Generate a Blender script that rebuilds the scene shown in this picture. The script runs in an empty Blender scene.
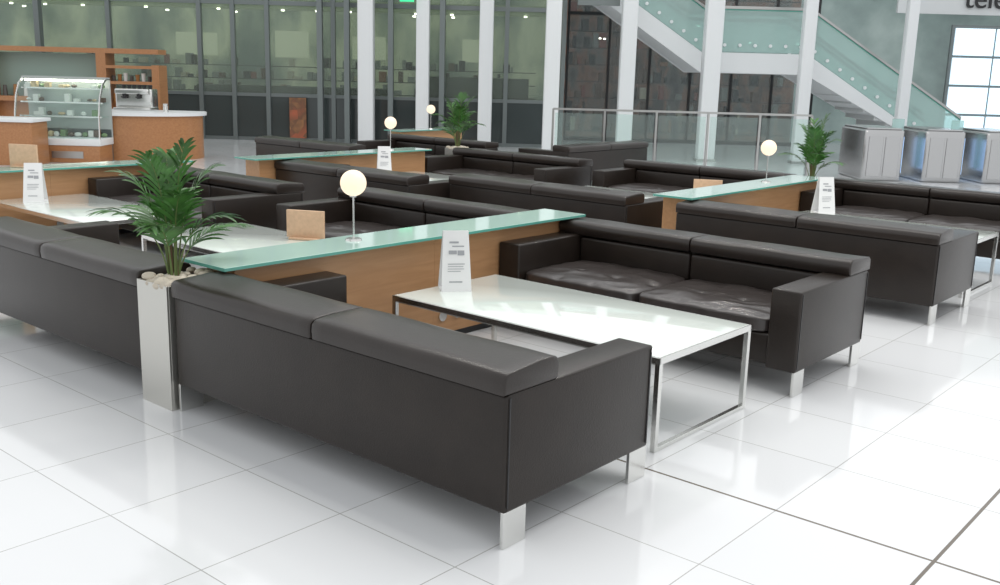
import bpy, bmesh, math, random
from mathutils import Vector, Matrix, noise
random.seed(7)
S=bpy.context.scene
COL=S.collection
S.view_settings.view_transform='Standard'

# ---------------------------------------------------------------- materials
def mat(name,col,rough=.5,metal=0.,spec=.5,bump=None,bscale=100,bstr=.1,var=0,vscale=5,emit=None,es=0,coat=0,alpha=None,trans=0):
    m=bpy.data.materials.new(name); m.use_nodes=True
    nt=m.node_tree; b=nt.nodes['Principled BSDF']
    b.inputs['Base Color'].default_value=(*col,1)
    b.inputs['Roughness'].default_value=rough
    b.inputs['Metallic'].default_value=metal
    b.inputs['Specular IOR Level'].default_value=spec
    b.inputs['Coat Weight'].default_value=coat
    b.inputs['Coat Roughness'].default_value=.05
    b.inputs['Transmission Weight'].default_value=trans
    tc=nt.nodes.new('ShaderNodeTexCoord')
    if alpha is not None: b.inputs['Alpha'].default_value=alpha
    if emit: 
        b.inputs['Emission Color'].default_value=(*emit,1); b.inputs['Emission Strength'].default_value=es
    if bump:
        n=nt.nodes.new('ShaderNodeTexNoise' if bump=='noise' else 'ShaderNodeTexVoronoi')
        n.inputs['Scale'].default_value=bscale
        nt.links.new(tc.outputs['Object'],n.inputs['Vector'])
        bp=nt.nodes.new('ShaderNodeBump'); bp.inputs['Strength'].default_value=bstr; bp.inputs['Distance'].default_value=.01
        nt.links.new(n.outputs[0],bp.inputs['Height']); nt.links.new(bp.outputs[0],b.inputs['Normal'])
    if var:
        n=nt.nodes.new('ShaderNodeTexNoise'); n.inputs['Scale'].default_value=vscale; n.inputs['Detail'].default_value=4
        nt.links.new(tc.outputs['Object'],n.inputs['Vector'])
        r=nt.nodes.new('ShaderNodeValToRGB')
        r.color_ramp.elements[0].position=.3; r.color_ramp.elements[1].position=.7
        r.color_ramp.elements[0].color=(*[c*(1-var) for c in col],1); r.color_ramp.elements[1].color=(*[min(1,c*(1+var)) for c in col],1)
        nt.links.new(n.outputs[0],r.inputs[0]); nt.links.new(r.outputs[0],b.inputs['Base Color'])
    return m

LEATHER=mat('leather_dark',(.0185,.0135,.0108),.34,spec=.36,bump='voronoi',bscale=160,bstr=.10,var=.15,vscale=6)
LEATHERT=mat('leather_headrest_sheen',(.023,.017,.014),.29,spec=.48,bump='voronoi',bscale=160,bstr=.08,var=.12,vscale=4)  # same leather, base lightened to imitate sheen on the tops
LEATHERS=mat('leather_seat_sheen',(.038,.031,.029),.30,spec=.6,bump='noise',bscale=8,bstr=.2,var=.12,vscale=8)  # same leather, base colour lifted to paint in seat sheen
CHROME=mat('brushed_steel',(.72,.72,.7),.22,1.)
STEEL=mat('satin_steel',(.45,.45,.44),.38,1.,bump='noise',bscale=200,bstr=.03)
POTM=mat('pot_steel',(.60,.59,.55),.3,.85,bump='noise',bscale=150,bstr=.03)
TABLEG=mat('white_glass',(.78,.84,.79),.05,coat=.5)
GLASSTOP=mat('mint_glass',(.48,.68,.61),.07,coat=.4)
GLASSEDGE=mat('mint_glass_edge',(.12,.38,.31),.15)
WHITE=mat('white_paint',(.78,.80,.81),.4)
CARD=mat('card_paper',(.80,.80,.80),.5)
PRINT=mat('card_print',(.35,.36,.38),.6)
BEIGE=mat('cork_board',(.62,.42,.27),.6,var=.08,vscale=30)
DARK=mat('dark_metal',(.02,.02,.022),.4)
STEMG=mat('palm_stem',(.12,.17,.05),.6)
BARK=mat('palm_bark',(.14,.08,.045),.8,bump='noise',bscale=60,bstr=.4)
STONE=mat('pebble',(.62,.55,.45),.6,var=.25,vscale=9,bump='noise',bscale=40,bstr=.2)
GLOBE=mat('opal_globe',(.35,.3,.25),.3,emit=(1,.80,.58),es=1.0)
GREY=mat('grey_frame',(.17,.195,.195),.4,.3)
SPOTM=mat('spot_emitter',(1,1,1),.3,emit=(1,.95,.8),es=9)
LEAF=mat('palm_leaf',(.05,.15,.028),.35,var=.55,vscale=12)
def woodmat(name,c1,c2):
    m=bpy.data.materials.new(name); m.use_nodes=True; nt=m.node_tree; b=nt.nodes['Principled BSDF']
    b.inputs['Roughness'].default_value=.33
    tc=nt.nodes.new('ShaderNodeTexCoord'); mp=nt.nodes.new('ShaderNodeMapping'); mp.inputs['Scale'].default_value=(14,1.2,14)
    n=nt.nodes.new('ShaderNodeTexNoise'); n.inputs['Scale'].default_value=2.2; n.inputs['Detail'].default_value=6; n.inputs['Distortion'].default_value=.6
    r=nt.nodes.new('ShaderNodeValToRGB'); r.color_ramp.elements[0].color=(*c1,1); r.color_ramp.elements[1].color=(*c2,1)
    r.color_ramp.elements[0].position=.3; r.color_ramp.elements[1].position=.7
    nt.links.new(tc.outputs['Object'],mp.inputs[0]); nt.links.new(mp.outputs[0],n.inputs['Vector']); nt.links.new(n.outputs[0],r.inputs[0]); nt.links.new(r.outputs[0],b.inputs['Base Color'])
    return m
WOOD=woodmat('maple_veneer',(.44,.235,.11),(.52,.29,.145))
WOOD2=woodmat('cherry_veneer',(.38,.17,.07),(.46,.22,.095))

def clearglass(name,tint,fac,rough=.05):
    m=bpy.data.materials.new(name); m.use_nodes=True; nt=m.node_tree
    for n in list(nt.nodes): nt.nodes.remove(n)
    o=nt.nodes.new('ShaderNodeOutputMaterial'); t=nt.nodes.new('ShaderNodeBsdfTransparent'); t.inputs[0].default_value=(*tint,1)
    g=nt.nodes.new('ShaderNodeBsdfPrincipled'); g.inputs['Base Color'].default_value=(*[c*.7 for c in tint],1); g.inputs['Roughness'].default_value=rough
    x=nt.nodes.new('ShaderNodeMixShader'); x.inputs[0].default_value=fac
    nt.links.new(t.outputs[0],x.inputs[1]); nt.links.new(g.outputs[0],x.inputs[2]); nt.links.new(x.outputs[0],o.inputs[0])
    return m
CGLASS=clearglass('clear_glass',(.90,.97,.95),.10)
TGLASS=clearglass('turquoise_glass',(.80,.97,.94),.48)
WGLASS=clearglass('facade_glass',(.76,.82,.77),.14)

# ---------------------------------------------------------------- mesh helpers
def new(name,me,parent=None,loc=(0,0,0),rot=(0,0,0)):
    o=bpy.data.objects.new(name,me); COL.objects.link(o); o.location=loc; o.rotation_euler=rot
    if parent: o.parent=parent
    return o
def empty(name,loc=(0,0,0),rz=0):
    o=bpy.data.objects.new(name,None); o.empty_display_size=.2; COL.objects.link(o); o.location=loc; o.rotation_euler=(0,0,rz); return o
def tomesh(bm,name,m,smooth=True,angle=35):
    me=bpy.data.meshes.new(name); bm.normal_update(); bm.to_mesh(me); bm.free()
    for mm in (m if isinstance(m,(list,tuple)) else [m]): me.materials.append(mm)
    if smooth:
        me.polygons.foreach_set('use_smooth',[True]*len(me.polygons))
        try: me.set_sharp_from_angle(angle=math.radians(angle))
        except Exception: pass
    return me
def addbox(bm,x0,x1,y0,y1,z0,z1,bev=0,seg=3,mi=0):
    r=bmesh.ops.create_cube(bm,size=1)
    vs=r['verts']
    for v in vs: v.co=Vector(((x0+x1)/2+v.co.x*(x1-x0),(y0+y1)/2+v.co.y*(y1-y0),(z0+z1)/2+v.co.z*(z1-z0)))
    fs=list({f for v in vs for f in v.link_faces})
    for f in fs: f.material_index=mi
    if bev:
        es=list({e for v in vs for e in v.link_edges})
        bmesh.ops.bevel(bm,geom=es,offset=bev,segments=seg,profile=.5,affect='EDGES')
def boxmesh(name,boxes,m,bev=0,seg=3):
    bm=bmesh.new()
    for b in boxes:
        addbox(bm,*b[:6],bev=(b[6] if len(b)>6 else bev),seg=seg)
    return tomesh(bm,name,m)
def addcyl(bm,p,r,h,seg=24,r2=None,axis='Z',mi=0):
    d=bmesh.ops.create_cone(bm,cap_ends=True,segments=seg,radius1=r,radius2=r if r2 is None else r2,depth=h)
    M=Matrix.Translation(Vector(p)+ (Vector((0,0,h/2)) if axis=='Z' else Vector((0,0,0))))
    if axis=='X': M=M@Matrix.Rotation(math.pi/2,4,'Y')
    if axis=='Y': M=M@Matrix.Rotation(math.pi/2,4,'X')
    bmesh.ops.transform(bm,matrix=M,verts=d['verts'])
    for f in {f for v in d['verts'] for f in v.link_faces}: f.material_index=mi
def cushion(name,lx,ly,lz,m,puff=.03,wr=.012,nx=44,seed=0,power=8):
    bm=bmesh.new()
    bmesh.ops.create_cube(bm,size=1)
    bmesh.ops.subdivide_edges(bm,edges=bm.edges[:],cuts=nx,use_grid_fill=True)
    for v in bm.verts:
        x,y,z=v.co*2
        ax,ay,az=abs(x),abs(y),abs(z)
        k=(ax**power+ay**power+az**power)**(1/power)
        x,y,z=x/k,y/k,z/k
        e=(1-min(1,abs(x))**6)*(1-min(1,abs(y))**6)
        px,py,pz=x*lx/2,y*ly/2,(z+1)*lz/2
        if z>0: pz+=puff*e*z
        n1=noise.noise(Vector((px*5+seed,py*6,z*.3)))
        rid=1-abs(noise.noise(Vector((px*4+py*2+seed*3,py*8-px*2,seed))))*2
        q=-.5*math.exp(-((px*1.0)%(.28)-.14)**2/.0006)*math.exp(-(((py+.05)%.26)-.13)**2/.0009)
        pz+=(wr*n1+wr*.7*rid+wr*2.2*q)*max(0,z)*e**.3
        py+=wr*.6*noise.noise(Vector((px*12+seed,pz*8,3)))*(abs(y)>.9)
        v.co=(px,py,pz)
    return tomesh(bm,name,m,True,180)

# ---------------------------------------------------------------- sofa
L=2.185; D=.976; AH=.60; FH=.142
def sofa_meshes():
    M={}
    hl,hd=L/2,D/2
    aw=.18
    M['back']=boxmesh('sofa_back',[(-hl+.004,hl-.004,-hd,-hd+.24,FH,AH,.014)],LEATHER)
    M['arm_left']=boxmesh('sofa_arm_l',[(-hl,-hl+aw,-hd+.012,hd,FH,AH+.004,.012)],LEATHER)
    M['arm_right']=boxmesh('sofa_arm_r',[(hl-aw,hl,-hd+.012,hd,FH,AH+.004,.012)],LEATHER)
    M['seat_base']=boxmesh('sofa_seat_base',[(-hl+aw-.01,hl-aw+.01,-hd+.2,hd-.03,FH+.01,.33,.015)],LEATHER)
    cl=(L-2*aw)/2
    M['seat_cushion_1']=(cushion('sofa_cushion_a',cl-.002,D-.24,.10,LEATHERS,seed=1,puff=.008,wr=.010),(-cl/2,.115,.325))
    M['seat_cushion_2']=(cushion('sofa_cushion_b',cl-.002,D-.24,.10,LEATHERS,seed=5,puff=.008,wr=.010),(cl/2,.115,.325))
    M['back_pad_1']=boxmesh('sofa_backpad',[(-cl+.004,-.003,-hd+.2,-hd+.29,.40,AH-.012,.02)],LEATHER)
    M['back_pad_2']=boxmesh('sofa_backpad_b',[(.003,cl-.004,-hd+.2,-hd+.29,.40,AH-.012,.02)],LEATHER)
    def headrest(nm,x0,x1):
        prof=[(-.012,.0),(-.016,.04),(-.012,.070),(.006,.084),(.05,.089),(.12,.094),(.2,.097),(.265,.097),(.292,.091),(.306,.074),(.310,.045),(.302,.012),(.295,.0)]
        bm=bmesh.new(); rings=[]
        n=14
        for i in range(n+1):
            t=i/n; x=x0+(x1-x0)*t
            ring=[bm.verts.new((x,-hd+y,AH+max(.002,z+.002*math.sin(x*9+y*20)*(z>.05)))) for (y,z) in prof]
            rings.append(ring)
        for a,b in zip(rings,rings[1:]):
            for k in range(len(prof)):
                k2=(k+1)%len(prof)
                bm.faces.new((a[k],b[k],b[k2],a[k2]))
        bm.faces.new(rings[0]); bm.faces.new(list(reversed(rings[-1])))
        bmesh.ops.recalc_face_normals(bm,faces=bm.faces[:])
        es=[e for e in bm.edges if len(e.link_faces)==2 and any(len(f.verts)>4 for f in e.link_faces)]
        bmesh.ops.bevel(bm,geom=es,offset=.010,segments=3,profile=.5,affect='EDGES')
        return tomesh(bm,nm,LEATHERT,True,50)
    M['headrest_1']=headrest('sofa_headrest_a',-hl,-.004)
    M['headrest_2']=headrest('sofa_headrest_b',.004,hl)
    bm=bmesh.new()
    for sx in(-1,1):
        for sy in(-1,1):
            xo=sx*(hl-.003); xi=sx*(hl-.02)
            ya=sy*(hd-.003); yb=sy*(hd-.135)
            addbox(bm,min(xo,xi),max(xo,xi),min(ya,yb),max(ya,yb),0,FH+.004,.002,1)
    M['feet']=tomesh(bm,'sofa_feet',CHROME)
    bm=bmesh.new()
    for sx in(-1,1):
        addbox(bm,sx*(hl+.001)-.002,sx*(hl+.001)+.002,-hd+.016,-hd+.021,FH+.02,AH-.01)
        addbox(bm,sx*(hl+.001)-.002,sx*(hl+.001)+.002,hd-.022,hd-.017,FH+.02,AH-.01)
    M['piping']=tomesh(bm,'sofa_piping',DARK)
    return M
SM=sofa_meshes()
def sofa(x,y,front=True,rz=None):
    e=empty('leather_sofa',(x+L/2,y+D/2,0),(0 if front else math.pi) if rz is None else rz)
    for k,v in SM.items():
        if isinstance(v,tuple): new(k,v[0],e,v[1])
        else: new(k,v,e)
    return e

# ---------------------------------------------------------------- table
TW,TD,TZ=1.80,.909,.466
def table_meshes():
    M={}; a,b=TW/2,TD/2
    M['top_glass']=boxmesh('table_glass',[(-a+.012,a-.012,-b+.012,b-.012,TZ-.02,TZ,.002)],TABLEG)
    t=.028
    bx=[(-a,a,-b,-b+.012,TZ-.034,TZ-.001),(-a,a,b-.012,b,TZ-.034,TZ-.001),(-a,-a+.012,-b,b,TZ-.034,TZ-.001),(a-.012,a,-b,b,TZ-.034,TZ-.001),
        (-a+.03,a-.03,-b+.02,-b+.05,TZ-.045,TZ-.021),(-a+.03,a-.03,b-.05,b-.02,TZ-.045,TZ-.021)]
    for sx in(-1,1):
        for sy in(-1,1):
            x0=sx*(a-t/2); y0=sy*(b-t/2)
            bx.append((x0-t/2,x0+t/2,y0-t/2,y0+t/2,0,TZ-.03))
        bx.append((sx*(a-t/2)-t/2,sx*(a-t/2)+t/2,-b+t,b-t,0,.022))
    M['steel_frame']=boxmesh('table_frame',bx,CHROME,.002,1)
    return M
TM=table_meshes()
def table(x,y):
    e=empty('coffee_table',(x+TW/2,y+TD/2,0))
    for k,v in TM.items(): new(k,v,e)
    return e

# ---------------------------------------------------------------- partition
GH=.725
def partition(x0,y0,y1,w=.39):
    ln=y1-y0
    e=empty('glass_topped_divider',(x0,y0,0))
    bm=bmesh.new(); n=max(1,round(ln/1.5)); seg=(ln-.13)/n
    for i in range(n):
        addbox(bm,.03,w-.10,.13+i*seg,.13+(i+1)*seg-(.0015 if i<n-1 else .03),.05,GH-.024)
    new('wood_panels',tomesh(bm,'partition_wood',WOOD),e)
    new('plinth',boxmesh('partition_plinth',[(.05,w-.12,.15,ln-.05,0,.055)],DARK),e)
    new('glass_shelf',boxmesh('partition_glass',[(.004,w-.004,.004,ln-.004,GH-.016,GH,.001)],GLASSTOP,seg=1),e)
    new('glass_edge',boxmesh('partition_glass_edge',[(0,.006,0,ln,GH-.018,GH-.002),(w-.006,w,0,ln,GH-.018,GH-.002),(.006,w-.006,0,.006,GH-.018,GH-.002),(.006,w-.006,ln-.006,ln,GH-.018,GH-.002)],GLASSEDGE),e)
    new('glass_support',boxmesh('partition_support',[(.05,w-.12,.14,ln-.05,GH-.03,GH-.015)],WHITE),e)
    bm=bmesh.new()
    for yy in(1.70,1.84):
        if yy<ln: addcyl(bm,(w-.095,yy,.17),.035,.014,20,axis='X')
    new('power_sockets',tomesh(bm,'partition_sockets',CHROME),e)
    return e

# ---------------------------------------------------------------- lamp
def lampmeshes():
    bm=bmesh.new(); addcyl(bm,(0,0,0),.05,.012,32,.046); addcyl(bm,(0,0,.01),.006,.27,12); addcyl(bm,(0,0,.262),.022,.014,20)
    a=tomesh(bm,'lamp_stem',CHROME)
    bm=bmesh.new(); bmesh.ops.create_uvsphere(bm,u_segments=32,v_segments=20,radius=.078,matrix=Matrix.Translation((0,0,.345)))
    b=tomesh(bm,'lamp_globe',GLOBE,True,180)
    return a,b
LM=lampmeshes()
def lamp(x,y,z=GH):
    e=empty('globe_table_lamp',(x,y,z)); new('stem',LM[0],e); new('globe',LM[1],e)

# ---------------------------------------------------------------- palm + pot
def palmmesh(seed,nf=12,h=.80,spread=.33,ll=.25):
    rnd=random.Random(seed); bm=bmesh.new()
    def tube(pts,r0,r1,mi):
        prev=None
        for i,p in enumerate(pts):
            r=r0+(r1-r0)*i/(len(pts)-1)
            ring=[bm.verts.new(p+Vector((r*math.cos(a),r*math.sin(a),0))) for a in (0,2.1,4.2)]
            if prev:
                for k in range(3):
                    f=bm.faces.new((prev[k],prev[(k+1)%3],ring[(k+1)%3],ring[k])); f.material_index=mi
            prev=ring
    for i in range(nf):
        az=i*2.399+rnd.uniform(-.3,.3); q=i/(nf-1)
        hh=h*(.92-.50*q)*rnd.uniform(.88,1.1); out=spread*(.25+.65*q)*rnd.uniform(.8,1.2)
        d=Vector((math.cos(az),math.sin(az),0)); pts=[]
        N=20
        for k in range(N+1):
            t=k/N
            zz=hh*(1.25*t-.25*t**2-.14*(t**5)*(0.3+q))
            pts.append(d*(.02+out*(.25*t+.85*t**2.4))+Vector((0,0,zz)))
        tube(pts,.006,.0015,1)
        k0=8 if q<.6 else 9
        for k in range(k0,N+1):
            t=(k-k0)/(N-k0); p=pts[k]; tan=(pts[k]-pts[k-1]).normalized()
            side=tan.cross(Vector((0,0,1)))
            if side.length<.05: side=Vector((-math.sin(az),math.cos(az),0))
            side.normalize(); up=side.cross(tan).normalized()
            ln=ll*(.72+.28*math.sin(math.pi*t))*(1-.35*t)*rnd.uniform(.8,1.1)
            for s in(-1,1):
                if rnd.random()<.08: continue
                fw=.75+.7*t
                dirv=(side*s*.75+tan*fw+up*.1+Vector((rnd.uniform(-.12,.12),rnd.uniform(-.12,.12),rnd.uniform(-.08,.12)))).normalized()
                w=.0092*rnd.uniform(.85,1.2)
                wv=dirv.cross(up).normalized()
                prev=None; M=6
                for qq in range(M+1):
                    u=qq/M
                    c=p+dirv*ln*u+Vector((0,0,-.36*ln*u*u))
                    ww=w*math.sin(math.pi*(.15+.8*u))**.7
                    if qq==M: ww=.0008
                    a=bm.verts.new(c+wv*ww); m2=bm.verts.new(c+Vector((0,0,-ww*.3))); b=bm.verts.new(c-wv*ww)
                    if prev:
                        bm.faces.new((prev[0],a,m2,prev[1])); bm.faces.new((prev[1],m2,b,prev[2]))
                    prev=(a,m2,b)
    for k in range(4):
        a=k*1.6; tube([Vector((.02*math.cos(a),.02*math.sin(a),-.03)),Vector((.018*math.cos(a),.018*math.sin(a),.1)),Vector((.02*math.cos(a),.02*math.sin(a),.24))],.013,.006,2)
    return tomesh(bm,'palm_fronds',[LEAF,STEMG,BARK],True,60)
PALMS=[palmmesh(3),palmmesh(11,nf=14,h=.92,spread=.30)]
def pebbles(w,d,seed):
    rnd=random.Random(seed); bm=bmesh.new()
    for i in range(85):
        r=rnd.uniform(.020,.036)
        res=bmesh.ops.create_icosphere(bm,subdivisions=2,radius=r)
        M=Matrix.Translation((rnd.uniform(-w/2+.02,w/2-.02),rnd.uniform(-d/2+.02,d/2-.02),rnd.uniform(-.01,.025)))@Matrix.Rotation(rnd.uniform(0,6),4,'Z')@Matrix.Diagonal((1.3,.9,.65,1))
        bmesh.ops.transform(bm,matrix=M,verts=res['verts'])
    return tomesh(bm,'pebble_mass',STONE,True,180)
def potted_palm(x,y,k=0,h=.65,w=.28,d=.25,s=1,rz=0,px=0,py=0):
    e=empty('potted_palm',(x,y,0))
    bm=bmesh.new()
    t=.012
    addbox(bm,-w/2,w/2,-d/2,-d/2+t,0,h,.001,1); addbox(bm,-w/2,w/2,d/2-t,d/2,0,h,.001,1)
    addbox(bm,-w/2,-w/2+t,-d/2+t,d/2-t,0,h,.001,1); addbox(bm,w/2-t,w/2,-d/2+t,d/2-t,0,h,.001,1)
    addbox(bm,-w/2+t,w/2-t,-d/2+t,d/2-t,0,.03)
    new('planter',tomesh(bm,'planter_box',POTM),e)
    new('soil',boxmesh('planter_soil',[(-w/2+t,w/2-t,-d/2+t,d/2-t,.03,h-.03)],BARK),e)
    new('pebbles',pebbles(w,d,k),e,(0,0,h-.01))
    p=new('fronds',PALMS[k%2],e,(px,py,h-.02),(0,0,rz)); p.scale=(s,s,s)
    return e

# ---------------------------------------------------------------- menu stand
def menumesh():
    bm=bmesh.new(); w,h,dp=.09,.35,.075
    def slab(s):
        vs=[]
        for (yy,zz,ws) in((s*dp,0,1),(s*.008,h,.84)):
            for xx in(-w*ws,w*ws): vs.append(Vector((xx,yy,zz)))
        t=Vector((0,s*.004,0))
        a=[bm.verts.new(v) for v in vs]; b=[bm.verts.new(v+t) for v in vs]
        bm.faces.new((a[0],a[1],a[3],a[2])); bm.faces.new((b[0],b[2],b[3],b[1]))
        for i,j in((0,1),(1,3),(3,2),(2,0)): bm.faces.new((a[i],b[i],b[j],a[j]))
        def P(u,v): return Vector((u*w*(1-.16*v),s*(dp+(.008-dp)*v)+s*.006,h*v))
        for (u0,u1,v0,v1) in((-.5,.2,.80,.83),(-.3,.6,.74,.76),(-.55,.05,.62,.68),(.1,.6,.60,.68),(-.6,.6,.45,.463),(-.6,.5,.41,.42),(-.6,.55,.37,.38),(-.6,.3,.33,.34),(-.5,.4,.15,.17)):
            f=bm.faces.new([bm.verts.new(P(*q)) for q in((u0,v0),(u1,v0),(u1,v1),(u0,v1))]); f.material_index=1
    slab(-1); slab(1)
    addbox(bm,-w,w,-dp,dp,0,.006)
    bmesh.ops.recalc_face_normals(bm,faces=[f for f in bm.faces])
    return tomesh(bm,'menu_tent',[CARD,PRINT],False)
MENU=menumesh()
def menu(x,y,z=TZ,rz=0): 
    return new('menu_card_stand',MENU,None,(x,y,z),(0,0,rz))
def cork_holder(x,y,z=TZ,rz=0):
    e=empty('leaflet_holder',(x,y,z+.001),rz)
    new('board',boxmesh('holder_board',[(-.15,.15,-.012,.012,.012,.22,.004)],BEIGE),e)
    new('foot',boxmesh('holder_foot',[(-.12,.12,-.05,.05,0,.014,.003)],BEIGE),e)

# ================================================================ FURNITURE LAYOUT
YB=2.484; YD=4.816; X0=-.30
sofa(X0,0,True)
sofa(X0,YB,False)
sofa(X0,YD,True)
sofa(X0,7.33,False)
sofa(-2.80,0,True)
sofa(-2.80,YB,False)
sofa(-3.0,YD,True)
sofa(-2.98,7.33,False)
table(-.03,1.233); table(-.04,6.02); table(-2.85,1.27); table(-2.75,6.02)
partition(-.60,.24,3.36); partition(-.60,4.91,7.78)
potted_palm(-.46,.155,0,d=.36,rz=.4,py=-.05); potted_palm(-.47,7.98,1,s=.9)
partition(-5.80,.2,3.35); partition(-5.60,4.0,6.8)
sofa(-5.49,2.2,False); sofa(-5.29,4.33,True); sofa(-5.52,6.85,False)
table(-5.38,1.20); table(-5.15,5.5)
sofa(-6.4,9.9,True,rz=math.pi/2)
potted_palm(-5.85,7.98,0,s=1.1,rz=2)
sofa(-8.2,8.1,False); sofa(-8.7,6.5,True)
partition(-8.75,9.2,10.9)
lamp(-.44,1.30); lamp(-.42,6.75); lamp(-5.42,6.25); lamp(-8.55,10.15)
menu(.10,1.62,rz=.9); menu(.14,6.9,rz=.9); menu(-5.1,1.5,rz=.9); menu(-5.0,5.75,rz=.9)
cork_holder(-1.85,2.05,rz=.5); cork_holder(-5.62,1.65,GH,rz=.5); cork_holder(-1.1,6.8,rz=.5)

# ================================================================ ROOM
YAW=.706; CX,CY=4.037,-2.579
rv=Vector((math.cos(YAW),math.sin(YAW),0)); vv=Vector((-math.sin(YAW),math.cos(YAW),0))
def W(r,v,z=0): return Vector((CX,CY,0))+rv*r+vv*v+Vector((0,0,z))
def hallobj(name,me,r=0,v=0,z=0):
    # hall grid is turned 40 degrees to the furniture grid
    return new(name,me,None,W(r,v,z),(0,0,YAW))
def floormat():
    m=bpy.data.materials.new('white_porcelain_tiles'); m.use_nodes=True; nt=m.node_tree; b=nt.nodes['Principled BSDF']
    tc=nt.nodes.new('ShaderNodeTexCoord'); sp=nt.nodes.new('ShaderNodeSeparateXYZ'); nt.links.new(tc.outputs['Object'],sp.inputs[0])
    T=.63
    def M(op,a,bv,c=None):
        n=nt.nodes.new('ShaderNodeMath'); n.operation=op
        for i,x in enumerate((a,bv,c)):
            if x is None: continue
            if isinstance(x,(int,float)): n.inputs[i].default_value=x
            else: nt.links.new(x,n.inputs[i])
        return n.outputs[0]
    def joint(ax,off,wd):
        q=M('MULTIPLY',M('SUBTRACT',ax,off),1/T); f=M('SUBTRACT',q,M('FLOOR',M('ADD',q,.5),0)); return M('LESS_THAN',M('ABSOLUTE',f,0),wd/T)
    def wide(ax,off,wd): return M('LESS_THAN',M('ABSOLUTE',M('SUBTRACT',ax,off),0),wd)
    jx=joint(sp.outputs[0],3.10,.0024); jy=joint(sp.outputs[1],1.05,.0024)
    j=M('MAXIMUM',jx,jy); jw=M('MAXIMUM',wide(sp.outputs[0],3.10,.007),wide(sp.outputs[1],1.05,.007))
    qx=M('FLOOR',M('MULTIPLY',M('SUBTRACT',sp.outputs[0],3.10),1/T),0); qy=M('FLOOR',M('MULTIPLY',M('SUBTRACT',sp.outputs[1],1.05),1/T),0)
    cb=nt.nodes.new('ShaderNodeCombineXYZ'); nt.links.new(qx,cb.inputs[0]); nt.links.new(qy,cb.inputs[1])
    wn=nt.nodes.new('ShaderNodeTexWhiteNoise'); nt.links.new(cb.outputs[0],wn.inputs['Vector'])
    r=nt.nodes.new('ShaderNodeValToRGB'); r.color_ramp.elements[0].color=(.76,.77,.785,1); r.color_ramp.elements[1].color=(.79,.80,.81,1)
    nt.links.new(wn.outputs['Value'],r.inputs[0])
    x=nt.nodes.new('ShaderNodeMixRGB'); x.inputs[2].default_value=(.42,.42,.41,1); nt.links.new(j,x.inputs[0]); nt.links.new(r.outputs[0],x.inputs[1])
    x2=nt.nodes.new('ShaderNodeMixRGB'); x2.inputs[2].default_value=(.15,.125,.10,1); nt.links.new(jw,x2.inputs[0]); nt.links.new(x.outputs[0],x2.inputs[1])
    nt.links.new(x2.outputs[0],b.inputs['Base Color'])
    b.inputs['Roughness'].default_value=.08; b.inputs['Specular IOR Level'].default_value=.65
    n=nt.nodes.new('ShaderNodeTexNoise'); n.inputs['Scale'].default_value=3; nt.links.new(tc.outputs['Object'],n.inputs['Vector'])
    bp=nt.nodes.new('ShaderNodeBump'); bp.inputs['Strength'].default_value=.03; nt.links.new(n.outputs[0],bp.inputs['Height']); nt.links.new(bp.outputs[0],b.inputs['Normal'])
    return m
FL=floormat()
new('floor',boxmesh('floor_slab',[(-30,22,-14,38,-.1,0)],FL))

def blotch(name,cols,scale,strength,stretch=(1,1,1),vor=.4):
    m=bpy.data.materials.new(name); m.use_nodes=True; nt=m.node_tree; b=nt.nodes['Principled BSDF']; b.inputs['Roughness'].default_value=.7
    tc=nt.nodes.new('ShaderNodeTexCoord'); mp=nt.nodes.new('ShaderNodeMapping'); mp.inputs['Scale'].default_value=stretch
    n=nt.nodes.new('ShaderNodeTexVoronoi'); n.inputs['Scale'].default_value=scale
    n2=nt.nodes.new('ShaderNodeTexNoise'); n2.inputs['Scale'].default_value=scale*.6; n2.inputs['Detail'].default_value=5
    r=nt.nodes.new('ShaderNodeValToRGB'); cr=r.color_ramp
    while len(cr.elements)<len(cols): cr.elements.new(.5)
    for i,c in enumerate(cols): cr.elements[i].position=.32+.36*i/(len(cols)-1); cr.elements[i].color=(*c,1)
    nt.links.new(tc.outputs['Object'],mp.inputs[0]); nt.links.new(mp.outputs[0],n.inputs['Vector']); nt.links.new(mp.outputs[0],n2.inputs['Vector'])
    mx=nt.nodes.new('ShaderNodeMixRGB'); mx.inputs[0].default_value=1-vor
    nt.links.new(n.outputs['Color'],mx.inputs[1]); nt.links.new(n2.outputs[0],mx.inputs[2]); 
    nt.links.new(mx.outputs[0],r.inputs[0]); nt.links.new(r.outputs[0],b.inputs['Base Color']); nt.links.new(r.outputs[0],b.inputs['Emission Color']); b.inputs['Emission Strength'].default_value=strength  # colour doubles as emission: a painted glow, no lamp behind it
    return m
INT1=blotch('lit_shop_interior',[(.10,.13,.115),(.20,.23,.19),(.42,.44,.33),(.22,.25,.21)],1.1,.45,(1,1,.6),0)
INT2=blotch('shelving_and_reflections',[(.02,.02,.02),(.055,.045,.04),(.16,.085,.06),(.09,.09,.085),(.03,.027,.026)],2.4,.5,(1.2,1,.7),0)  # brown blotches stand in for shop goods and reflections in the glass
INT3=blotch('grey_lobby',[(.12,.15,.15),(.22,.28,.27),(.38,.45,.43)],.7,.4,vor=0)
CL=[mat('stock_brown',(.07,.045,.032),.5,emit=(.07,.045,.032),es=.4),mat('stock_orange',(.19,.09,.05),.5,emit=(.19,.09,.05),es=.3),mat('stock_grey',(.14,.15,.14),.5,emit=(.13,.14,.13),es=.4),mat('stock_cream',(.26,.25,.20),.5,emit=(.26,.24,.18),es=.4),mat('stock_black',(.02,.02,.02),.4),mat('stock_red',(.15,.045,.035),.5,emit=(.15,.04,.03),es=.3)]
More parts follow.
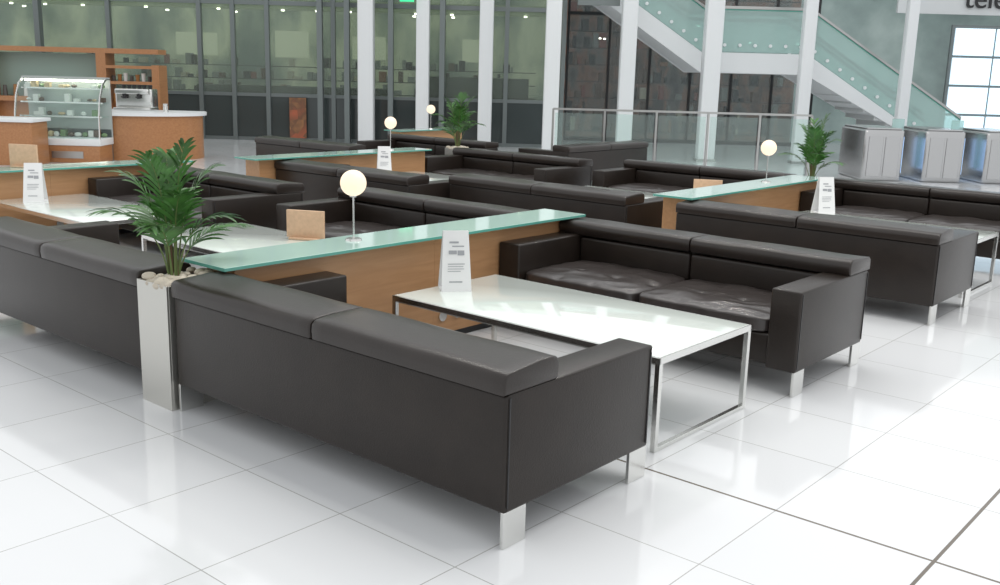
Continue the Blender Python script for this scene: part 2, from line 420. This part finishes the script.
def stocked(name,r0,r1,v,z0,z1,seed,weights,fill=.8,dz=.34,step=.02):
    rn=random.Random(seed); bm=bmesh.new(); z=z0
    while z<z1:
        addbox(bm,r0,r1,0,.35,z-step,z,mi=4)
        r=r0+.05
        while r<r1-.35:
            w=rn.uniform(.05,.20); h=rn.uniform(.08,dz-.05)
            if rn.random()<fill: addbox(bm,r,r+w,.02,.3,z,z+h,mi=rn.choices(range(6),weights)[0])
            r+=w+rn.uniform(.005,.05)
        z+=dz
    return hallobj(name,tomesh(bm,name,CL,False),0,v)

V0=24
hallobj('wall_back_left',boxmesh('wall_bl',[(-16,1.3,0,.15,0,7)],INT1),0,V0+4)
bm=bmesh.new(); rnd=random.Random(4)
for k in range(3):
    for i in range(17):
        if rnd.random()<.75: addcyl(bm,(-13.4+i*.86+rnd.uniform(-.1,.1),.7+k*1.1,3.0+.12*k),.04,.03,10)
hallobj('shop_downlight_array',tomesh(bm,'shop_spots',SPOTM),0,V0)
hallobj('shop_counter',boxmesh('shop_counter',[(-8,-3,2.0,2.7,0,1.25,.02),(-2.2,0.6,2.2,2.8,0,1.6,.02),(-12.5,-9,2.2,2.8,0,1.3,.02)],mat('shop_dark_counter',(.06,.065,.055),.4)),0,V0)
hallobj('shop_lit_panels',boxmesh('shop_panels',[(-9,-7.9,3.6,3.7,2.0,2.6),(-6.3,-5.4,3.6,3.7,2.0,2.7),(-4.2,-3.3,3.6,3.7,2.0,2.6),(-1.2,-.5,3.6,3.7,2.0,2.6)],mat('lit_panel',(.4,.4,.3),.5,emit=(.75,.78,.6),es=.4)),0,V0)
stocked('stocked_shop_shelves',-13,.8,V0+3.1,.4,1.8,3,(2,.5,6,2,4,.3),.5)
hallobj('shop_ceiling_bulkhead',boxmesh('shop_bulk',[(-16,1.2,1.8,2.1,3.15,3.4)],mat('glowing_olive_bulkhead',(.30,.33,.25),.6,emit=(.3,.33,.22),es=.3)),0,V0)  # given its own glow to act as a bright ceiling strip
SPAN=mat('spandrel_glass',(.055,.068,.068),.12)
for i,(r0,r1) in enumerate([(-14,-9.4),(-9.4,-7.26),(-7.26,-6.47),(-6.47,-5.66),(-5.66,-4.1),(-4.1,-2.74),(-2.74,-1.5),(-1.5,0),(0,1.3)]):
    e=empty('window_%d'%(i+1),W(0,V0),YAW)
    new('pane_upper',boxmesh('pane_u',[(r0+.04,r1-.04,0,.03,1.12,3.15)],WGLASS),e)
    new('pane_top',boxmesh('pane_t',[(r0+.04,r1-.04,0,.03,3.25,7)],WGLASS),e)
    new('pane_lower',boxmesh('pane_l',[(r0+.04,r1-.04,0,.03,.08,1.04)],SPAN),e)
    new('frame',boxmesh('win_frame',[(r0-.05,r0+.05,-.06,.08,0,7),(r0+.05,r1-.05,-.03,.06,1.04,1.12),(r0+.05,r1-.05,-.03,.06,3.15,3.25),(r0+.05,r1-.05,-.03,.06,0,.08)],GREY),e)
hallobj('red_poster',boxmesh('poster',[(-.20,.20,0,.02,0,.95)],blotch('poster_art',[(.36,.10,.05),(.14,.07,.04),(.42,.2,.08)],4,.15)),-4.95,V0-.1,.08)
hallobj('wall_back_shelving',boxmesh('wall_bs',[(1.3,8.3,0,.15,0,7)],INT2),0,29)
hallobj('wall_back_right',boxmesh('wall_br',[(8.3,22,0,.15,0,7)],INT3),0,29)
hallobj('wall_link',boxmesh('wall_lk',[(1.3,1.4,V0,29,0,7)],GREY),0,0)
hallobj('sign_band',boxmesh('sign_fascia',[(10.5,20,0,.1,3.6,5.2)],WHITE),0,27.6)
e=empty('shopfront_window',W(0,27),YAW)
bx=[]
for k in range(7): bx.append((1.6+k*1.1,1.66+k*1.1,0,.08,0,6))
bx+= [(1.6,8.2,0,.08,3.3,3.38),(1.6,8.2,0,.08,0,.1)]
new('mullions',boxmesh('shop_mull',bx,DARK),e); new('glazing',boxmesh('shop_glz',[(1.6,8.2,.03,.05,.1,6)],clearglass('shopfront_glass',(.84,.88,.88),.16,.12)),e)
bm=bmesh.new()
for i in range(12): addcyl(bm,(rnd.uniform(1.8,8),rnd.uniform(.3,1.0),rnd.choice([2.7,3.1])),.03,.03,10)
hallobj('shop_spot_array',tomesh(bm,'shop_spots2',SPOTM),0,27)
stocked('stocked_shop_shelves',1.7,8.1,28.4,.2,3.9,9,(8,1.2,2,.5,8,1.2),.5,.46)
def column(r,v,w=.40,m=WHITE):
    e=empty('structural_column',W(r,v),YAW)
    bm=bmesh.new(); addbox(bm,-w/2,w/2,-w/2,w/2,0,7,.03,3); new('shaft',tomesh(bm,'col_shaft',m),e)
    new('base_plate',boxmesh('col_base',[(-w/2-.03,w/2+.03,-w/2-.03,w/2+.03,0,.05)],STEEL),e)
for r,v,w in((-3.24,V0-.6,.36),(-1.93,V0-.6,.30),(-.47,V0-.6,.32),(.91,20,.30),(2.56,21.4,.32),(4.33,21.4,.36),(6.33,21.4,.26),(8.46,21.4,.22)): column(r,v,w)
for r in(-10.9,-4.35,-3.72,-2.7,-1.5):
    hallobj('facade_mullion',boxmesh('mullion',[(-.06,.06,-.1,.1,0,7)],GREY),r,V0-.35)
e=empty('exit_sign',W(-2.28,V0-.9,3.25),YAW); new('panel',boxmesh('exit_panel',[(-.16,.16,0,.04,0,.16)],mat('exit_green',(.02,.4,.15),.4,emit=(.05,.7,.3),es=1)),e)
new('hanger',boxmesh('exit_hanger',[(-.01,.01,.01,.03,.16,3.6)],STEEL),e)

def stair():
    e=empty('staircase',W(0,22.4),YAW)
    P=[(1.5,4.1),(4.3,2.25),(6.65,2.25),(10.2,0.0)]
    def strip(name,off0,off1,y0,y1,m,pts=P):
        bm=bmesh.new()
        lo=[(r,max(0,z+off0)) for r,z in pts]; hi=[(r,max(.02,z+off1)) for r,z in pts]
        A=[bm.verts.new((r,y0,z)) for r,z in lo]; B=[bm.verts.new((r,y0,z)) for r,z in hi]
        C=[bm.verts.new((r,y1,z)) for r,z in lo]; Dd=[bm.verts.new((r,y1,z)) for r,z in hi]
        for i in range(len(pts)-1):
            bm.faces.new((A[i],A[i+1],B[i+1],B[i])); bm.faces.new((C[i],Dd[i],Dd[i+1],C[i+1]))
            bm.faces.new((B[i],B[i+1],Dd[i+1],Dd[i])); bm.faces.new((A[i],C[i],C[i+1],A[i+1]))
        bm.faces.new((A[0],B[0],Dd[0],C[0])); bm.faces.new((A[-1],C[-1],Dd[-1],B[-1]))
        new(name,tomesh(bm,name,m,False),e)
    strip('stringer_near',-.38,.06,0,.08,WHITE); strip('stringer_far',-.38,.06,2.0,2.08,WHITE)
    strip('soffit',-.36,-.30,.08,2.0,WHITE)
    strip('balustrade_glass_near',.08,.98,.02,.04,TGLASS); strip('balustrade_glass_far',.08,.98,2.03,2.05,TGLASS)
    strip('glass_green_edge',.96,.985,.015,.045,GLASSEDGE)
    strip('handrail_near',.99,1.05,-.01,.07,STEEL); strip('handrail_far',.98,1.06,2.0,2.08,DARK)
    strip('inner_rail',.82,.90,1.86,1.92,DARK)
    bm=bmesh.new()
    for (a,b) in((0,1),(2,3)):
        r0,z0=P[a]; r1,z1=P[b]; n=int(abs(z1-z0)/.165)
        for i in range(n):
            ra=r0+(r1-r0)*i/n; rb=r0+(r1-r0)*(i+1)/n; z=z0+(z1-z0)*(i+1)/n
            addbox(bm,ra,rb+.03,.08,2.0,max(0,z-.12),z+.02)
    addbox(bm,P[1][0],P[2][0],.08,2.0,2.1,2.25)
    new('steps',tomesh(bm,'stair_steps',mat('pale_stone',(.6,.62,.62),.4),False),e)
    bm=bmesh.new()
    for a,b in((0,1),(1,2),(2,3)):
        (r0,z0),(r1,z1)=P[a],P[b]; ln=math.hypot(r1-r0,z1-z0); n=int(ln/.33)
        for i in range(n):
            t=(i+.5)/n; r=r0+(r1-r0)*t; z=z0+(z1-z0)*t
            for yy in(.0,2.0):
                addcyl(bm,(r,yy,z+.22),.038,.03,10,axis='Y')
    new('glass_studs',tomesh(bm,'stair_studs',WHITE),e)
stair()

def balustrade(r0,r1,v,n):
    e=empty('glass_balustrade',W(0,v),YAW)
    bx=[]; gl=[]
    for i in range(n+1):
        r=r0+(r1-r0)*i/n; bx.append((r-.018,r+.018,-.02,.02,0,1.15))
        if i<n: gl.append((r+.04,r+(r1-r0)/n-.04,-.006,.006,.08,1.08))
    bx.append((r0,r1,-.02,.02,1.13,1.165))
    new('posts_and_rail',boxmesh('bal_posts',bx,STEEL),e); new('glass_panels',boxmesh('bal_glass',gl,CGLASS),e)
balustrade(.85,5.4,17.6,5)

BLUE=mat('gate_blue',(.4,.6,.9),.3,emit=(.45,.65,1),es=.8)
GATE=mat('gate_steel',(.50,.50,.50),.25,1.0)
def gate(r,v,w=.72,l=1.3):
    e=empty('security_gate',W(r,v),YAW)
    bm=bmesh.new(); addbox(bm,-w/2,w/2,-l/2,l/2,0,.92,.05,4); addbox(bm,-w/2+.04,w/2-.04,-l/2+.04,l/2-.04,.92,.95,.01,1)
    new('housing',tomesh(bm,'gate_housing',GATE),e)
    new('front_panel',boxmesh('gate_front',[(-w/2+.08,-.02,-l/2-.012,-l/2,.08,.8,.004),(.02,w/2-.08,-l/2-.012,-l/2,.08,.8,.004)],GATE,seg=1),e)
    new('barrier_glass',boxmesh('gate_glass',[(w/2,w/2+.22,-.01,.01,.2,1.1)],TGLASS),e)
    new('light_strip',boxmesh('gate_light',[(w/2-.002,w/2+.012,-l/2+.05,l/2-.1,.15,.80)],BLUE),e)
for r in(6.85,7.95,9.05,10.15): gate(r,18.6)
def lightbox(r0,r1,v,z0,z1,nr,nc):
    e=empty('illuminated_screen_wall',W(0,v),YAW)
    g=mat('screen_glow',(.7,.85,.95),.3,emit=(.72,.88,1),es=.85)
    bx=[]; dz=(z1-z0)/nr; dr=(r1-r0)/nc
    for i in range(nr):
        for j in range(nc): bx.append((r0+j*dr+.03,r0+(j+1)*dr-.03,0,.05,z0+i*dz+.03,z0+(i+1)*dz-.03))
    new('screens',boxmesh('screens',bx,g),e)
    new('frame',boxmesh('screen_frame',[(r0-.05,r1+.05,.05,.12,0,z1+.05)],GREY),e)
lightbox(11.1,14.2,25.3,.3,3.15,4,3)
def text(name,s,r,v,z,size,m):
    cu=bpy.data.curves.new(name,'FONT'); cu.body=s; cu.size=size; cu.extrude=.02; cu.materials.append(m)
    o=bpy.data.objects.new(name,cu); COL.objects.link(o); o.location=W(r,v,z); o.rotation_euler=(math.pi/2,0,YAW); return o
text('sign_lettering','telecentre',12.25,27.55,3.78,.75,DARK)
e=empty('hanging_number_sign',W(1.95,21.9,3.2),YAW); new('panel',boxmesh('num_panel',[(-.45,.45,0,.04,0,.5)],GREY),e); new('hanger',boxmesh('num_hang',[(-.01,.01,.01,.03,.5,3.6)],STEEL),e)

def cafe():
    e=empty('cafe_counter',W(-7.17,18.9),YAW)
    def arcprism(r1,z0,z1,m,name,a0=-math.pi*.5,a1=math.pi*.15,sx=1.5):
        bm=bmesh.new(); N=24
        pts=[(-.85,-r1)]+[(sx*r1*math.cos(a0+(a1-a0)*i/N)*1.0,r1*math.sin(a0+(a1-a0)*i/N)) for i in range(N+1)]+[(-.85,r1*.45)]
        low=[bm.verts.new((x,y,z0)) for x,y in pts]; hi=[bm.verts.new((x,y,z1)) for x,y in pts]
        bm.faces.new(low[::-1]); bm.faces.new(hi)
        for i in range(len(pts)):
            j=(i+1)%len(pts); bm.faces.new((low[i],low[j],hi[j],hi[i]))
        new(name,tomesh(bm,name,m),e)
    arcprism(.95,0,.80,WOOD2,'counter_front'); arcprism(1.02,.80,.86,WHITE,'counter_top',sx=1.47)
    e2=empty('cafe_service_counter',W(-8.25,16.6),YAW)
    new('wood_body',boxmesh('serv_wood',[(-2.5,.35,0,.6,0,.72,.01)],WOOD2),e2); new('top',boxmesh('serv_top',[(-2.6,.4,-.05,.65,.72,.78,.01)],WHITE),e2)
    e3=empty('food_display_case',W(-7.80,17.9),YAW)
    new('wood_base',boxmesh('case_base',[(-.75,.74,-.6,-.03,0,.30,.01)],WOOD2),e3)
    new('vent',boxmesh('case_vent',[(-.1,.45,-.612,-.6,.08,.2)],STEEL),e3)
    new('plinth_band',boxmesh('case_band',[(-.77,.76,-.62,0,.30,.42,.01)],WHITE),e3)
    new('cabinet',boxmesh('case_cab',[(-.76,.74,-.03,.0,0,.56,.0)],GREY),e3)
    bx=[]
    for z in(.78,1.02,1.26): bx.append((-.68,.72,-.5+(z-.5)*.3,-.02,z,z+.015))
    new('glass_shelves',boxmesh('case_shelves',bx,CGLASS),e3)
    bm=bmesh.new(); prof=[(-.6,.42),(-.58,.8),(-.5,1.10),(-.35,1.34),(-.2,1.43),(-.02,1.43)]
    for (y0,z0),(y1,z1) in zip(prof,prof[1:]):
        bm.faces.new([bm.verts.new(c) for c in((-.7,y0,z0),(.74,y0,z0),(.74,y1,z1),(-.7,y1,z1))])
    new('curved_glass',tomesh(bm,'case_glass',CGLASS),e3)
    fr=[(-.72,.76,-.22,-.02,1.43,1.47),(-.72,.76,-.03,-.01,.42,1.43)]
    new('case_frame',boxmesh('case_frame',fr,mat('case_back',(.42,.45,.44),.4)),e3)
    bm=bmesh.new()
    for x in(-.72,.74):
        for (y0,z0),(y1,z1) in zip(prof,prof[1:]):
            n=6
            for k in range(n): 
                t=k/n; addbox(bm,x,x+.02,y0+(y1-y0)*t,y0+(y1-y0)*(t+1/n)+.015,z0+(z1-z0)*t,z0+(z1-z0)*(t+1/n)+.015)
    for z in(.78,1.02,1.26): addbox(bm,-.7,.74,-.5+(z-.5)*.3-.012,-.5+(z-.5)*.3,z-.005,z+.022)
    new('case_side_trim',tomesh(bm,'case_trim',CHROME,False),e3)
    new('case_light_tube',boxmesh('case_tube',[(-.68,.72,-.2,-.16,1.39,1.42)],SPOTM),e3)
    bm=bmesh.new(); rn=random.Random(2)
    for z in(.43,.795,1.035,1.275):
        for i in range(12):
            if rn.random()<.15: continue
            x=-.64+i*.118+rn.uniform(-.02,.02); mi=rn.randrange(4)
            if rn.random()<.5:
                r=bmesh.ops.create_icosphere(bm,subdivisions=2,radius=rn.uniform(.04,.058))
                bmesh.ops.transform(bm,matrix=Matrix.Translation((x,-.16+rn.uniform(-.03,.03),z+.035))@Matrix.Diagonal((rn.uniform(.9,1.3),1,rn.uniform(.5,1.1),1)),verts=r['verts'])
                for f in {f for v in r['verts'] for f in v.link_faces}: f.material_index=mi
            else: addbox(bm,x-.045,x+.045,-.2,-.1,z,z+rn.uniform(.05,.14),mi=mi)
    new('pastries_and_packs',tomesh(bm,'pastries',[mat('pastry',(.55,.42,.26),.6,var=.4,vscale=5),mat('pack_white',(.75,.75,.72),.5),mat('pack_dark',(.10,.07,.05),.5),mat('pack_green',(.18,.28,.14),.5)]),e3)
    e4=empty('cafe_shelf_unit',W(-10.75,20.9),YAW)
    new('wood_frame',boxmesh('shelf_frame',[(-3,3.55,0,.5,1.92,2.02),(-3,2.2,.05,.45,.9,1.0),(2.25,2.45,0,.5,0,1.92),(3.4,3.55,0,.5,0,1.7),(2.45,3.4,0,.5,1.30,1.36),(2.45,3.4,0,.5,1.62,1.68),(-.2,0,0,.5,0,1.92),(-3,3.55,.3,.5,0,.9)],WOOD2),e4)
    new('mint_back_panel',boxmesh('shelf_backing',[(-3,2.25,.45,.5,1.0,1.90)],mat('sage_panel',(.28,.38,.33),.3)),e4)
    bm=bmesh.new(); rn=random.Random(5)
    for i in range(7): addcyl(bm,(2.53+.125*i,.2,1.36),.035,.11+.03*(i%3),12,.045,mi=i%3)
    for i in range(6): addcyl(bm,(2.55+.15*i,.2,.9),.05,.2+.05*(i%2),14,mi=(i+1)%3)
    for i in range(9): addcyl(bm,(.2+.22*i,.25,1.0),.05,rn.uniform(.12,.28),14,.035,mi=i%3)
    for i in range(6): addcyl(bm,(-2.8+.4*i,.25,1.0),.06,rn.uniform(.12,.28),14,.035,mi=i%3)
    new('jars_and_bottles',tomesh(bm,'jars',[mat('dark_jars',(.10,.09,.08),.2),mat('amber_jars',(.35,.16,.05),.2),mat('white_cups',(.75,.75,.73),.3)]),e4)
    e5=empty('coffee_machine',W(-6.95,19.2,.86),YAW)
    new('body',boxmesh('cm_body',[(-.45,.25,-.2,.15,.04,.40,.03),(-.42,.22,-.3,-.2,.30,.40,.02),(-.45,.25,-.33,.15,0,.05,.01)],CHROME),e5)
    bm=bmesh.new()
    for x in(-.25,.02): addcyl(bm,(x,-.27,.22),.035,.08,14); addbox(bm,x-.012,x+.012,-.4,-.27,.24,.26)
    for i in range(6): addcyl(bm,(-.35+i*.1,0,.40),.03,.07,12,.038)
    new('portafilters_and_cups',tomesh(bm,'cm_parts',DARK),e5)
    e6=empty('milk_jug',W(-6.35,18.7,.86),0); bm=bmesh.new(); addcyl(bm,(0,0,0),.05,.12,16,.04); addcyl(bm,(0,0,.12),.04,.03,16,.046); addbox(bm,.045,.075,-.006,.006,.03,.11,.004,1)
    new('jug',tomesh(bm,'jug',CHROME),e6)
cafe()

# ---------------------------------------------------------------- lights
w=bpy.data.worlds.new('hall_daylight'); S.world=w; w.use_nodes=True
nt=w.node_tree; bg=nt.nodes['Background']
bg.inputs[0].default_value=(.965,.985,1,1); bg.inputs[1].default_value=.97
def area(name,loc,size,power,col=(1,1,1),rot=(0,0,0)):
    l=bpy.data.lights.new(name,'AREA'); l.shape='RECTANGLE'; l.size,l.size_y=size; l.energy=power; l.color=col
    o=bpy.data.objects.new(name,l); COL.objects.link(o); o.location=loc; o.rotation_euler=rot; return o
area('overhead_fill',(0,5,8.5),(9,7),440,(1,.99,.97))  # unseen area lamp added overhead to brighten the hall
for i,(x,y) in enumerate([(1.5,4),(3.5,6.5),(-2,2),(-2,8),(3,1)]):
    l=bpy.data.lights.new('downlight','POINT'); l.energy=60; l.shadow_soft_size=.06; l.color=(1,.95,.86)
    o=bpy.data.objects.new('downlight',l); COL.objects.link(o); o.location=(x,y,5.5)

# ---------------------------------------------------------------- camera
cam=bpy.data.cameras.new('camera'); co=bpy.data.objects.new('camera',cam); COL.objects.link(co)
cam.sensor_width=36; cam.lens=984.8*36/1000; cam.clip_end=200
R=Matrix.Rotation(.706,4,'Z')@Matrix.Rotation(math.pi/2-.219,4,'X')@Matrix.Rotation(.027,4,'Z')
co.matrix_world=Matrix.Translation((CX,CY,1.73))@R
S.camera=co
